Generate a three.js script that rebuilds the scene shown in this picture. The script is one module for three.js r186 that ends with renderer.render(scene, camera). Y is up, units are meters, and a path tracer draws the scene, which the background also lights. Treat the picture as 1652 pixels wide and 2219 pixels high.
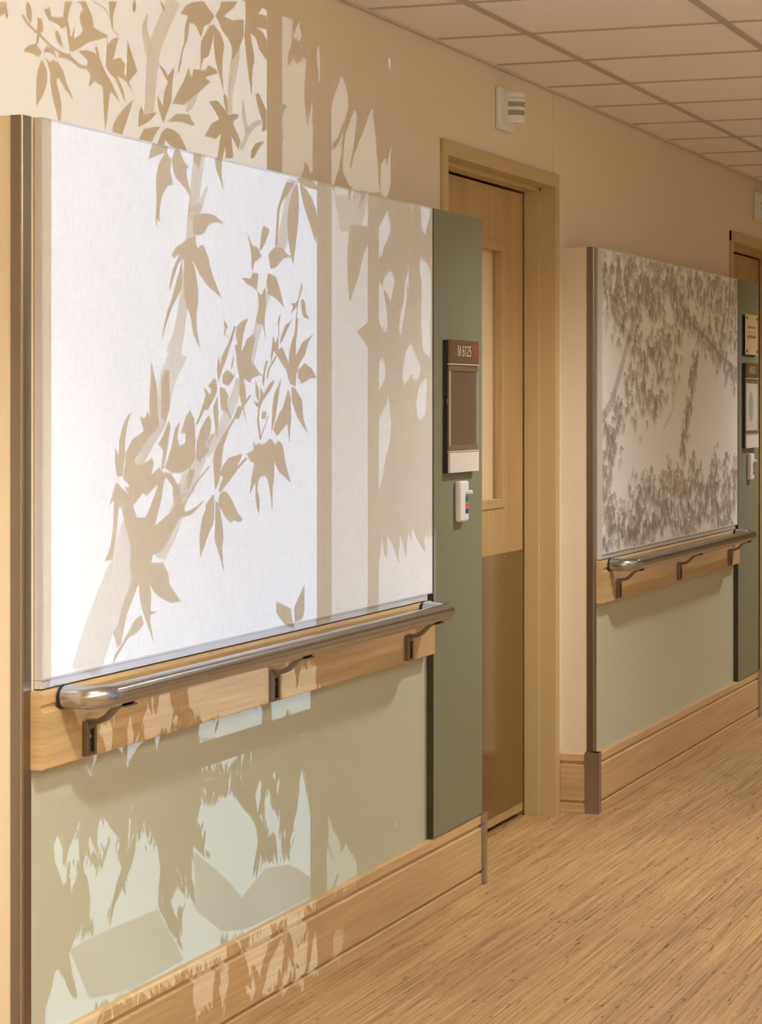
import * as THREE from 'three';
import { mergeGeometries } from 'three/addons/utils/BufferGeometryUtils.js';
import { RoundedBoxGeometry } from 'three/addons/geometries/RoundedBoxGeometry.js';
import { RectAreaLightUniformsLib } from 'three/addons/lights/RectAreaLightUniformsLib.js';

// ---------------------------------------------------------------- camera, sky, sun, exposure
const renderer = new THREE.WebGLRenderer({ antialias: true });
renderer.toneMapping = THREE.LinearToneMapping;
renderer.toneMappingExposure = 1.06;
renderer.shadowMap.enabled = true;
RectAreaLightUniformsLib.init();

const scene = new THREE.Scene();
const VIEW_TURN = Math.atan(1935 / 5116);
const camera = new THREE.PerspectiveCamera(2 * Math.atan(1109.5 / 5116) * 180 / Math.PI, 1652 / 2219, 0.05, 60);
camera.position.set(0, 1.55, 2.54);
camera.lookAt(Math.cos(VIEW_TURN), 1.55, 2.54 - Math.sin(VIEW_TURN));
camera.setViewOffset(1652, 2219, 0, 233.5, 1652, 2219);
scene.add(camera);

scene.background = new THREE.Color().setRGB(0.62, 0.74, 0.92);          // overcast courtyard sky beyond the window
const SUN_DROP = Math.tan(1.5 * Math.PI / 180);                        // low sun, square to the corridor wall
const sun = new THREE.DirectionalLight(new THREE.Color().setRGB(0.66, 0.89, 1.28), 1.62);
sun.position.set(5.6, 1.3 + 12 * SUN_DROP, 12);
sun.target.position.set(5.6, 1.3, 0);
sun.castShadow = true;
sun.shadow.radius = 0.18;
sun.shadow.mapSize.set(4096, 4096);
Object.assign(sun.shadow.camera, { left: -3, right: 3, top: 3, bottom: -3, near: 1, far: 16 });
scene.add(sun, sun.target);

const LAMP_COLOR = new THREE.Color().setRGB(1.0, 0.985, 0.93);
const LAMP_POWER = 15.5;
const FILL_LEDGE_POWER = 90;  // strength of the added ceiling fill
const LAMP_SPOTS = [[-1.0, 1.25, 1, 1.22], [3.4, 1.25, 1.2, 1.06], [7.75, 1.25, 1, 1.22], [12.1, 1.25, 0.9, 1.22], [16.4, 1.25, 0.7, 1.22]];      // x, z, share of the power, beam half angle

// ---------------------------------------------------------------- helpers
let seed = 20240611;
const rnd = () => { seed = (seed * 1664525 + 1013904223) >>> 0; return seed / 4294967296; };
const R = (a, b) => a + (b - a) * rnd();
const used = {};
const numbered = (n) => { const k = used[n] = (used[n] ?? -1) + 1; return k ? `${n}_${String(k).padStart(3, '0')}` : n; };
const lit = (o) => { o.traverse((c) => { if (c.isMesh) { c.castShadow = true; c.receiveShadow = true; } }); return o; };
function uvMetres(g, turn = false) {
  const q = g.index ? g.toNonIndexed() : g, p = q.attributes.position;
  if (!q.attributes.normal) q.computeVertexNormals();
  const n = q.attributes.normal, uv = new Float32Array(p.count * 2);
  for (let i = 0; i < p.count; i++) {
    const ax = Math.abs(n.getX(i)), ay = Math.abs(n.getY(i)), az = Math.abs(n.getZ(i));
    let u, v;
    if (az >= ax && az >= ay) { u = p.getX(i); v = p.getY(i); }
    else if (ax >= ay) { u = p.getZ(i); v = p.getY(i); }
    else { u = p.getX(i); v = p.getZ(i); }
    if (turn) [u, v] = [v, u];
    uv[2 * i] = u; uv[2 * i + 1] = v;
  }
  q.setAttribute('uv', new THREE.BufferAttribute(uv, 2));
  for (const k of Object.keys(q.attributes)) if (!['position', 'normal', 'uv'].includes(k)) q.deleteAttribute(k);
  return q;
}
const bx = (x0, x1, y0, y1, z0, z1) => new THREE.BoxGeometry(x1 - x0, y1 - y0, z1 - z0).translate((x0 + x1) / 2, (y0 + y1) / 2, (z0 + z1) / 2);
function rbx(x0, x1, y0, y1, z0, z1, r = 0.002, seg = 2) {
  return new RoundedBoxGeometry(x1 - x0, y1 - y0, z1 - z0, seg, r).translate((x0 + x1) / 2, (y0 + y1) / 2, (z0 + z1) / 2);
}
function prism(profile, x0, x1) {                                       // profile: [z, y] pairs, swept along x
  const s = new THREE.Shape(profile.map(([z, y]) => new THREE.Vector2(-z, y)));
  return new THREE.ExtrudeGeometry(s, { depth: x1 - x0, bevelEnabled: false }).rotateY(Math.PI / 2).translate(x0, 0, 0);
}
function prismZ(profile, z0, z1) {                                      // profile: [x, y] pairs, swept along z
  const s = new THREE.Shape(profile.map(([x, y]) => new THREE.Vector2(x, y)));
  return new THREE.ExtrudeGeometry(s, { depth: z1 - z0, bevelEnabled: false }).translate(0, 0, z0);
}
function obj(name, geoms, mat, parent = scene, turn = false) {
  const list = (Array.isArray(geoms) ? geoms : [geoms]).map((g) => uvMetres(g, turn));
  const m = new THREE.Mesh(list.length > 1 ? mergeGeometries(list) : list[0], mat);
  m.name = parent === scene ? numbered(name) : name;
  m.castShadow = m.receiveShadow = true;
  parent.add(m);
  return m;
}
function thing(name, label, category, pos = [0, 0, 0], group) {
  const o = new THREE.Group(); o.name = numbered(name); o.position.set(...pos); scene.add(o);
  o.userData = { label, category };
  if (group) o.userData.group = group;
  return o;
}
function struct(name, label, category) {
  const o = new THREE.Group(); o.name = name; scene.add(o);
  o.userData = { kind: 'structure', label, category };
  return o;
}
const hash = (x, y, k) => { let h = (x * 374761393 + y * 668265263 + k * 2147483647) | 0; h = Math.imul(h ^ (h >>> 13), 1274126177); return ((h ^ (h >>> 16)) >>> 0) / 4294967296; };
function vnoise(x, y, px, py, k) {                                      // value noise that repeats every px, py cells
  const x0 = Math.floor(x), y0 = Math.floor(y), fx = x - x0, fy = y - y0;
  const sx = fx * fx * (3 - 2 * fx), sy = fy * fy * (3 - 2 * fy), w = (a, n) => ((a % n) + n) % n;
  const a = hash(w(x0, px), w(y0, py), k), b = hash(w(x0 + 1, px), w(y0, py), k), c = hash(w(x0, px), w(y0 + 1, py), k), d = hash(w(x0 + 1, px), w(y0 + 1, py), k);
  return a + (b - a) * sx + (c - a) * sy + (a - b - c + d) * sx * sy;
}
function tex(w, h, sizeX, sizeY, f, color = true) {                     // f(u, v) -> [r, g, b] 0..1 (sRGB when colour) ; repeats every sizeX, sizeY metres
  const d = new Uint8Array(w * h * 4);
  for (let j = 0; j < h; j++) for (let i = 0; i < w; i++) {
    const c = f(i / w, j / h), o = (j * w + i) * 4;
    for (let k = 0; k < 3; k++) d[o + k] = Math.max(0, Math.min(255, Math.round(c[k] * 255)));
    d[o + 3] = 255;
  }
  const t = new THREE.DataTexture(d, w, h);
  t.wrapS = t.wrapT = THREE.RepeatWrapping; t.magFilter = THREE.LinearFilter; t.minFilter = THREE.LinearMipmapLinearFilter; t.generateMipmaps = true;
  t.repeat.set(1 / sizeX, 1 / sizeY);
  if (color) t.colorSpace = THREE.SRGBColorSpace;
  t.needsUpdate = true;
  return t;
}
const toS = (v) => v <= 0.0031308 ? v * 12.92 : 1.055 * Math.pow(v, 1 / 2.4) - 0.055;
const shade = (c, f) => [toS(c[0] * f), toS(c[1] * f), toS(c[2] * f)];

// ---------------------------------------------------------------- materials (linear base colours)
const lin = (r, g, b) => new THREE.Color().setRGB(r, g, b);
const peel = tex(256, 256, 0.12, 0.12, (u, v) => { const n = 0.6 * vnoise(u * 40, v * 40, 40, 40, 3) + 0.4 * vnoise(u * 90, v * 90, 90, 90, 4); return [n, n, n]; }, false);
function oak(base, k, lenX, lenY, contrast = 1) {
  return tex(1024, 512, lenX, lenY, (u, v) => {
    const warp = vnoise(u * 3, v * 3, 3, 3, k) * 0.05;
    const a = vnoise(u * 5, (v + warp) * 60, 5, 60, k + 1), b = vnoise(u * 12, (v + warp) * 170, 12, 170, k + 2), c = vnoise(u * 2, v * 7, 2, 7, k + 3);
    const pore = vnoise(u * 60, (v + warp * 0.6) * 230, 60, 230, k + 4) > 0.8 ? -0.10 : 0;
    return shade(base, 1 + contrast * (0.22 * (a - 0.5) + 0.16 * (b - 0.5) + 0.16 * (c - 0.5) + pore));
  });
}
const M = {
  wall: new THREE.MeshStandardMaterial({ color: lin(0.79, 0.68, 0.51), roughness: 0.75, bumpMap: peel, bumpScale: 0.0002 }),
  sage: new THREE.MeshPhysicalMaterial({ color: lin(0.55, 0.57, 0.45), roughness: 0.42, bumpMap: peel, bumpScale: 0.00008 }),
  darkSage: new THREE.MeshStandardMaterial({ color: lin(0.215, 0.225, 0.155), roughness: 0.5, bumpMap: peel, bumpScale: 0.0001 }),
  frame: new THREE.MeshStandardMaterial({ color: lin(0.57, 0.43, 0.205), roughness: 0.4 }),
  tile: new THREE.MeshStandardMaterial({ color: lin(0.90, 0.87, 0.83), roughness: 0.9, bumpMap: peel, bumpScale: 0.0006 }),
  tee: new THREE.MeshStandardMaterial({ color: lin(0.50, 0.46, 0.38), roughness: 0.5 }),
  angle: new THREE.MeshStandardMaterial({ color: lin(0.74, 0.69, 0.60), roughness: 0.5 }),
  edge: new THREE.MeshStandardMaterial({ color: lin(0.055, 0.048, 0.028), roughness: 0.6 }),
  plain: new THREE.MeshStandardMaterial({ color: lin(0.72, 0.66, 0.55), roughness: 0.85 }),
  steel: new THREE.MeshStandardMaterial({ color: lin(0.46, 0.46, 0.475), metalness: 1, roughness: 0.22 }),
  guard: new THREE.MeshStandardMaterial({ color: lin(0.27, 0.235, 0.20), metalness: 1, roughness: 0.34 }),
  cap: new THREE.MeshStandardMaterial({ color: lin(0.40, 0.36, 0.32), metalness: 1, roughness: 0.36 }),
  bracket: new THREE.MeshStandardMaterial({ color: lin(0.24, 0.21, 0.18), metalness: 1, roughness: 0.4 }),
  slot: new THREE.MeshStandardMaterial({ color: lin(0.05, 0.045, 0.04), roughness: 0.6 }),
  alu: new THREE.MeshStandardMaterial({ color: lin(0.72, 0.73, 0.76), metalness: 0.35, roughness: 0.4 }),
  black: new THREE.MeshStandardMaterial({ color: lin(0.012, 0.012, 0.013), roughness: 0.5 }),
  white: new THREE.MeshStandardMaterial({ color: lin(0.80, 0.80, 0.80), roughness: 0.35 }),
  plate: new THREE.MeshStandardMaterial({ color: lin(0.40, 0.325, 0.215), metalness: 1, roughness: 0.16 }),
  leaf: new THREE.MeshStandardMaterial({ color: lin(0.05, 0.12, 0.03), roughness: 0.6, side: THREE.DoubleSide }),
  strand: new THREE.MeshStandardMaterial({ color: lin(0.12, 0.08, 0.05), roughness: 0.8 }),
};
const oakRail = oak([0.58, 0.40, 0.20], 11, 1.6, 0.5);
M.oak = new THREE.MeshStandardMaterial({ map: oakRail, roughness: 0.42 });
M.oakDoor = new THREE.MeshStandardMaterial({ map: oak([0.49, 0.325, 0.14], 31, 1.6, 0.5, 0.8), roughness: 0.4 });
M.walnut = new THREE.MeshStandardMaterial({ map: oak([0.20, 0.128, 0.066], 51, 0.4, 0.12, 1.1), roughness: 0.35 });
const floorTex = tex(2048, 1024, 2.44, 1.22, (u, v) => {
  const wob = 0.004 * vnoise(u * 6, v * 10, 6, 10, 70);
  const a = vnoise(u * 6, (v + wob) * 190, 6, 190, 71), b = vnoise(u * 14, (v + wob) * 330, 14, 330, 72), c = vnoise(u * 4, v * 8, 4, 8, 73);
  const f = vnoise(u * 70, (v + wob) * 260, 70, 260, 74), fleck = f > 0.8 ? -0.6 * (f - 0.8) / 0.2 : 0;
  const block = hash(Math.floor(u * 8), Math.floor(v * 16), 77) - 0.5;
  const t = 1.01 + 0.46 * (a - 0.5) + 0.52 * (b - 0.5) + 0.16 * (c - 0.5) + 0.07 * block + fleck;
  return shade([0.46, 0.285 + 0.02 * (c - 0.5), 0.125], t);
});
M.floor = new THREE.MeshStandardMaterial({ map: floorTex, roughness: 0.42 });
const linen = tex(1024, 1024, 0.5, 0.5, (u, v) => {
  const a = vnoise(u * 26, v * 300, 26, 300, 81), b = vnoise(u * 300, v * 26, 300, 26, 82), c = vnoise(u * 6, v * 6, 6, 6, 83);
  return shade([0.80, 0.795, 0.77], 1 + 0.05 * (a - 0.5) + 0.09 * (b - 0.5) + 0.02 * (c - 0.5));
});
M.linen = new THREE.MeshStandardMaterial({ map: linen, roughness: 0.55 });
const LEAF_OUTLINES = [[4419,2412,4449,2416,4448,2405,4455,2389,4449,2379,4437,2388,4419,2379],
[4537,2431,4532,2423,4530,2414,4532,2403,4538,2394,4545,2386,4551,2380,4554,2388,4557,2398,4558,2409,4555,2419,4549,2427,4541,2432],
[4510,2396,4534,2381,4576,2367,4606,2358,4652,2343,4692,2337,4737,2339,4739,2344,4696,2342,4659,2348,4613,2363,4583,2372,4542,2385,4519,2400],
[4581,2403,4602,2404,4610,2379,4591,2367,4576,2374,4583,2388],
[4608,2427,4625,2428,4638,2439,4644,2414,4706,2423,4710,2404,4694,2394,4675,2402,4632,2405],
[4708,2458,4744,2464,4726,2438,4722,2415,4732,2399,4736,2381,4750,2404,4756,2407,4750,2381,4782,2395,4794,2410,4778,2423,4780,2443,4792,2452,4786,2463,4766,2467,4806,2474,4839,2446,4845,2420,4914,2413,4914,2407,4818,2382,4774,2362,4746,2350,4730,2350,4722,2375,4714,2402,4700,2423],
[4666,2388,4663,2381,4664,2374,4670,2366,4680,2359,4692,2355,4702,2352,4699,2357,4695,2364,4691,2373,4684,2380,4677,2386,4669,2389],
[4585,2346,4593,2368,4582,2367,4574,2345],
[4520,2320,4538,2336,4576,2345,4602,2330,4587,2317,4557,2320],
[4610,2331,4625,2348,4655,2343,4675,2322,4655,2330,4640,2334],
[4599,2311,4588,2297,4580,2280,4576,2259,4576,2238,4577,2221,4578,2207,4594,2222,4612,2241,4625,2263,4627,2284,4620,2299,4606,2312],
[4613,2322,4640,2313,4652,2320,4675,2318,4698,2306,4714,2278,4752,2239,4710,2261,4679,2283,4667,2274,4683,2248,4694,2223,4688,2185,4679,2184,4648,2240,4638,2276,4640,2289,4625,2311],
[4677,2329,4734,2330,4778,2317,4817,2320,4819,2328,4786,2325,4741,2338,4681,2337],
[4770,2355,4802,2363,4843,2364,4861,2359,4851,2375,4863,2380,4880,2350,4905,2326,4935,2306,4978,2266,4935,2281,4926,2276,4914,2218,4903,2189,4897,2226,4891,2291,4851,2297,4822,2280,4830,2310,4810,2323,4818,2341,4790,2349],
[4914,2413,4916,2390,4939,2407,4973,2418,4960,2392,4943,2360,4982,2370,5008,2355,4999,2336,5012,2328,5025,2318,5043,2296,5012,2316,4965,2324,4986,2305,4999,2291,5006,2266,4986,2285,4956,2315,4926,2325,4905,2338],
[5017,2416,5070,2350,5025,2318,5012,2328],
[4841,2479,4899,2472,4928,2450,4941,2426,4967,2420,4971,2422,4946,2428,4933,2451,4903,2474,4844,2482],
[4922,2492,4963,2499,4943,2460,4943,2437,4939,2426,4926,2464],
[5053,2516,5047,2511,5044,2506,5043,2499,5045,2492,5049,2487,5052,2483,5055,2488,5059,2494,5063,2502,5063,2508,5060,2513,5055,2517],
[5047,2279,5025,2240,4991,2189,4941,2190,4943,2209,4965,2228,4999,2253],
[5188,2535,5204,2537,5230,2507,5214,2516],
[5305,2523,5338,2549,5383,2565,5444,2576,5508,2549,5479,2523,5444,2513,5430,2480,5394,2510,5360,2508,5349,2466,5325,2438,5333,2494,5349,2525],
[5479,2521,5513,2528,5496,2482,5473,2440,5444,2431,5422,2397,5427,2472],
[5508,2525,5548,2509,5569,2483,5560,2447,5557,2410,5566,2360,5531,2409,5513,2441,5502,2483],
[5548,2592,5656,2610,5626,2587,5566,2558,5620,2554,5656,2562,5692,2568,5692,2523,5662,2486,5626,2454,5617,2445,5617,2485,5596,2501,5554,2520,5531,2541,5513,2550,5543,2577],
[5317,2445,5306,2413,5290,2375,5299,2376,5316,2413,5327,2445],
[5702,2617,5830,2638,5817,2620,5789,2598,5843,2601,5843,2563,5773,2560,5817,2554,5843,2537,5843,2481,5792,2504,5773,2530,5736,2539,5748,2511,5764,2475,5748,2433,5745,2372,5723,2424,5702,2497,5696,2528,5705,2572],
[5257,2293,5305,2341,5322,2355,5355,2397,5371,2371,5383,2396,5450,2403,5473,2418,5525,2413,5525,2403,5450,2384,5490,2377,5462,2366,5416,2341,5371,2323,5327,2299,5300,2298],
[5183,2384,5220,2372,5236,2361,5273,2387,5262,2348,5257,2300,5230,2267,5209,2241,5180,2279,5178,2304,5209,2283,5214,2316,5236,2344,5204,2366],
[5230,2246,5284,2273,5366,2280,5366,2270,5388,2259,5383,2253,5311,2255],
[5075,2249,5090,2269,5105,2252,5131,2255,5178,2265,5146,2243,5105,2225,5075,2217],
[5085,2195,5105,2216,5157,2226,5193,2230,5167,2209,5146,2188,5075,2187],
[5178,2189,5204,2220,5230,2232,5273,2232,5311,2219,5349,2183,5295,2185,5257,2188,5220,2200,5214,2183],
[5473,2325,5525,2334,5566,2320,5596,2306,5632,2313,5656,2313,5656,2303,5626,2293,5626,2283,5656,2261,5674,2243,5656,2221,5614,2252,5626,2195,5578,2191,5575,2223,5560,2189,5525,2186,5548,2252,5519,2234,5450,2235,5490,2272,5537,2287,5508,2308],
[5568,2359,5565,2350,5564,2342,5568,2331,5575,2321,5583,2312,5590,2306,5591,2314,5592,2324,5591,2335,5586,2346,5580,2353,5571,2359],
[5767,2379,5789,2387,5843,2345,5843,2294,5811,2283,5817,2309,5792,2339],
[5736,2206,5742,2230,5773,2251,5830,2261,5786,2234,5761,2209],
[5937,2374,5984,2376,5941,2331],
[5937,2297,5974,2285,5937,2281],
[4858,2149,4934,2146,4930,2126,4912,2128,4834,2107,4825,2096,4838,2117],
[4925,2133,4956,2117,4947,2096,4961,2059,4934,2055,4908,2033,4894,2005,4890,1976,4897,1963,4881,1975,4877,1950,4870,1974,4875,2013,4873,2070,4886,2100,4912,2124],
[4974,2146,4997,2144,5024,2119,5047,2110,5033,2101,5040,2081,5056,2055,5072,2027,5051,2043,5015,2063,4979,2076,4965,2088,4956,2117],
[5067,2147,5121,2147,5112,2122,5107,2107,5079,2121],
[5193,2150,5236,2152,5234,2103,5246,2069,5222,2096,5197,2124],
[5063,1966,5086,1990,5114,2004,5147,2009,5195,2006,5249,1989,5195,1989,5157,1980,5138,1961,5110,1952,5077,1951],
[4954,1896,4976,1915,5031,1936,5086,1950,5086,1934,5100,1919,5110,1930,5133,1929,5147,1912,5164,1895,5162,1885,5190,1852,5234,1807,5152,1834,5100,1863,5072,1892,5086,1862,5098,1829,5100,1789,5091,1773,5091,1733,5112,1678,5072,1717,5051,1766,5026,1787,5019,1845,5026,1885,5013,1888,5008,1823,4994,1807,4954,1772,4923,1728,4901,1693,4910,1724,4936,1773,4950,1787,5013,1892,4990,1877,4941,1808,4945,1832,4963,1866,4999,1903,4968,1889],
[5384,1980,5421,1947,5447,1947,5478,1923,5436,1908,5415,1880,5408,1936],
[5462,1937,5476,1989,5489,2004,5529,1995,5505,1965,5484,1945],
[5354,1864,5410,1865,5421,1880,5457,1880,5452,1854,5447,1835,5405,1846,5379,1849],
[5452,1835,5473,1825,5499,1848,5505,1816,5494,1758,5502,1712,5484,1750,5436,1757,5457,1793],
[5516,1931,5558,1952,5618,1951,5642,1938,5679,1935,5618,1927,5570,1901,5534,1894],
[5516,1884,5570,1877,5594,1845,5624,1799,5570,1820,5516,1832,5505,1855],
[5686,2133,5660,2127,5638,2118,5617,2106,5607,2092,5604,2079,5604,2069,5616,2077,5633,2088,5654,2100,5673,2113,5685,2123,5692,2132],
[5700,2125,5670,2095,5650,2061,5640,2018,5648,1975,5665,1939,5682,1912,5690,1940,5702,1978,5715,2022,5721,2066,5719,2098,5710,2126],
[5726,2128,5733,2108,5746,2085,5770,2055,5797,2025,5820,2000,5834,1980,5843,2004,5848,2034,5840,2067,5813,2097,5778,2116,5736,2130],
[5706,2137,5722,2131,5743,2127,5775,2124,5810,2123,5841,2123,5864,2122,5851,2131,5831,2141,5804,2148,5770,2150,5740,2147,5710,2141],
[5693,2122,5676,2107,5663,2090,5653,2067,5649,2044,5649,2025,5650,2010,5663,2025,5678,2045,5693,2068,5702,2090,5703,2108,5699,2122],
[5634,2125,5576,2053,5562,1957,5578,1958,5593,2053,5651,2124],
[5244,1762,5274,1735,5252,1734],
[5249,1734,5244,1718,5254,1717,5259,1734],
[5252,1725,5287,1702,5291,1703,5256,1726],
[5307,1743,5282,1709,5257,1678,5223,1636,5237,1635,5271,1676,5296,1707,5321,1741],
[5393,1764,5375,1742,5359,1716,5354,1683,5364,1691,5385,1713,5421,1726,5437,1714,5416,1676,5411,1655,5426,1653,5437,1645,5463,1628,5458,1622,5411,1613,5406,1603,5364,1614,5375,1592,5380,1560,5364,1550,5382,1504,5354,1544,5339,1575,5342,1612,5324,1643,5319,1674,5309,1694,5329,1699,5314,1719,5324,1742,5349,1755],
[5262,1691,5279,1685,5259,1656,5235,1631,5215,1603,5205,1631,5215,1672,5225,1646,5235,1668],
[5235,1619,5264,1634,5294,1628,5304,1612,5274,1594,5239,1601],
[5290,1635,5295,1639,5299,1644,5302,1652,5305,1659,5306,1665,5306,1670,5302,1665,5298,1659,5293,1652,5290,1645,5288,1640,5289,1635],
[5299,1620,5316,1628,5304,1612],
[5193,1615,5205,1603,5208,1584,5191,1564,5153,1536,5134,1536,5101,1504,5082,1498,5115,1534,5141,1570,5129,1592,5167,1574,5174,1586,5153,1594],
[5220,1591,5249,1589,5274,1572,5264,1550,5289,1513,5264,1529,5230,1536],
[5210,1570,5215,1530,5210,1455,5191,1509,5181,1542],
[5157,1524,5174,1510,5167,1479,5134,1450,5157,1439,5115,1418,5091,1417,5091,1460,5115,1494],
[5400,1574,5379,1562,5354,1545,5293,1510,5253,1480,5265,1477,5304,1507,5365,1542,5391,1559,5411,1571],
[5259,1484,5274,1480,5244,1448,5235,1411,5176,1412,5210,1448],
[5329,1544,5364,1548,5337,1513,5304,1515],
[5452,1824,5497,1826,5495,1784,5489,1752,5505,1714,5479,1753,5442,1759,5463,1782],
[5594,1783,5597,1774,5586,1748,5578,1752,5581,1767],
[5584,1750,5584,1727,5589,1727,5589,1750],
[5675,1771,5647,1746,5614,1717,5589,1701,5603,1727,5630,1756],
[5699,1776,5688,1730,5671,1704,5690,1702,5707,1729,5718,1776],
[5548,1726,5564,1707,5581,1726,5586,1692,5608,1699,5650,1659,5636,1637,5586,1666,5554,1687,5532,1646,5535,1678],
[5565,1674,5516,1640,5505,1614,5516,1613,5527,1639,5575,1671],
[5681,1727,5700,1730,5700,1677,5743,1713,5824,1738,5783,1712,5766,1683,5726,1656,5706,1633,5697,1596,5658,1604,5636,1637,5653,1659,5653,1681],
[5709,1638,5760,1659,5807,1646,5845,1619,5801,1619,5737,1603,5715,1620],
[5664,1814,5692,1813,5715,1825,5717,1812,5686,1795,5664,1784,5681,1804],
[5732,1823,5749,1828,5763,1816,5769,1791,5795,1775,5760,1778,5743,1786],
[5720,1836,5705,1805,5700,1776,5707,1776,5712,1805,5726,1836],
[5723,1834,5731,1839,5738,1845,5742,1853,5743,1860,5740,1867,5737,1872,5736,1867,5732,1860,5728,1853,5724,1845,5722,1839,5721,1834],
[5669,1596,5697,1592,5743,1559,5749,1515,5783,1470,5709,1515,5672,1556],
[5647,1589,5667,1567,5667,1506,5655,1448,5641,1498,5608,1483,5575,1468,5548,1484,5570,1509,5597,1533,5619,1541,5608,1535],
[5603,1617,5581,1561,5564,1511,5537,1477,5543,1539,5556,1576],
[5564,1614,5537,1588,5484,1558,5468,1544,5442,1544,5424,1560,5458,1552,5468,1571,5468,1596,5489,1575,5521,1601],
[5437,1613,5463,1580,5458,1556,5437,1571],
[5504,1661,5488,1635,5477,1599,5491,1598,5501,1635,5517,1660],
[5460,1627,5481,1619,5487,1621,5465,1629],
[5456,1550,5446,1512,5462,1461,5475,1461,5459,1512,5469,1550],
[5479,1533,5508,1531,5500,1512,5473,1514],
[5516,1520,5465,1462,5471,1461,5522,1520],
[5422,1462,5438,1447,5466,1453,5466,1448,5495,1450,5529,1463,5552,1454,5563,1444,5581,1457,5610,1448,5622,1420,5628,1402,5666,1345,5587,1375,5558,1403,5558,1362,5546,1337,5546,1269,5529,1327,5514,1359,5500,1366,5472,1367,5455,1356,5450,1332,5464,1309,5458,1268,5438,1309,5436,1354,5402,1322,5416,1377,5433,1402,5405,1407,5383,1427,5427,1435],
[5378,1418,5323,1395,5270,1366,5212,1340,5224,1335,5281,1362,5335,1391,5389,1414],
[5359,1428,5340,1408,5313,1387,5265,1358,5218,1337,5223,1352,5239,1371,5223,1378,5239,1400,5276,1419],
[5192,1438,5223,1459,5260,1487,5239,1441,5234,1411,5223,1372,5213,1355,5195,1342,5184,1405],
[5244,1339,5270,1333,5297,1313,5329,1281,5361,1264,5345,1257,5307,1264,5286,1258,5249,1277,5228,1298,5213,1316,5223,1331],
[5187,1334,5192,1308,5187,1265,5151,1228,5111,1183,5106,1237,5121,1279,5146,1301,5136,1306],
[5197,1316,5223,1307,5239,1252,5244,1223,5236,1198,5249,1136,5208,1201,5192,1222,5195,1265],
[5024,1285,5057,1287,5092,1299,5131,1317,5126,1319,5080,1305,5046,1298,5020,1298],
[5158,1401,5082,1364,5018,1314,5026,1312,5090,1362,5165,1398],
[5091,1456,5156,1522,5172,1511,5146,1471,5141,1443,5111,1409,5091,1427],
[4848,1651,4859,1626,4878,1592,4882,1535,4889,1502,4874,1485,4844,1510,4837,1552,4844,1593],
[4901,1602,4920,1627,4946,1631,4943,1585,4946,1543,4927,1513,4901,1518],
[4755,1535,4730,1508,4719,1471,4717,1438,4706,1390,4678,1389,4668,1420,4668,1454,4687,1437,4689,1471,4706,1503,4731,1526],
[4717,1440,4756,1473,4778,1479,4807,1488,4811,1502,4829,1535,4852,1510,4882,1493,4829,1469,4800,1448,4767,1426,4771,1413,4815,1417,4852,1427,4863,1416,4848,1389,4889,1405,4916,1391,4882,1378,4852,1361,4800,1346,4760,1323,4735,1341,4717,1364,4742,1366,4706,1384,4717,1414],
[4789,1524,4804,1519,4829,1522,4833,1502,4807,1494],
[4882,1460,4897,1468,4908,1476,4939,1513,4950,1496,4939,1468,4927,1434,4916,1401,4897,1401,4912,1443],
[4974,1494,4954,1451,4920,1404,4950,1390,5005,1389,5056,1401,5084,1422,5084,1483,5076,1517,5054,1536,5032,1523,5017,1501,5005,1484,5030,1480,5028,1458,4997,1452,4985,1475,5001,1509],
[4920,1394,4954,1388,4985,1365,5005,1331,5013,1308,4966,1310,4974,1340,4950,1366,4920,1384],
[4897,1393,4875,1354,4852,1316,4881,1311,4904,1349,4927,1389],
[4896,1388,4844,1365,4807,1350,4823,1342,4860,1357,4913,1381],
[4675,1378,4696,1368,4735,1341,4760,1318,4664,1322,4668,1343,4640,1325],
[4669,1371,4715,1360,4741,1337,4758,1321,4776,1295,4829,1209,4851,1188,4910,1186,4940,1154,4942,1135,5003,1089,4961,1087,4901,1102,4864,1119,4842,1140,4849,1112,4846,1078,4878,1074,4842,1069,4860,1006,4820,1059,4798,1092,4789,1113,4784,1143,4758,1154,4741,1175,4745,1233,4715,1284,4698,1323,4690,1347,4681,1289,4677,1264,4656,1208,4617,1205,4644,1231,4660,1281,4664,1338,4639,1326],
[4820,1293,4869,1346,4910,1353,4887,1306,4869,1272,4942,1297,4975,1312,4961,1339,4961,1363,4993,1362,5012,1321,5026,1298,5060,1298,5128,1318,5070,1292,5022,1285,4998,1285,4965,1256,4910,1214,4838,1202],
[4776,1295,4820,1293,4855,1201,4829,1159,4776,1153,4750,1184],
[4754,1158,4784,1143,4724,1079,4698,1017,4679,1011,4660,1047,4681,1063,4702,1100],
[4698,1015,4767,1067,4798,1073,4811,1052,4771,1032,4737,1029,4681,993,4656,973,4664,995],
[5569,1044,5665,1019,5681,980,5708,961,5632,976,5569,1015],
[5758,1076,5758,1003,5741,983,5692,979,5687,1018,5730,1052],
[6076,2019,6091,2044,6228,2053,6228,2006,6195,1975,6147,1902,6087,1833,6068,1884,6068,1970],
[6139,1754,6228,1783,6228,1712,6195,1723]];
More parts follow.
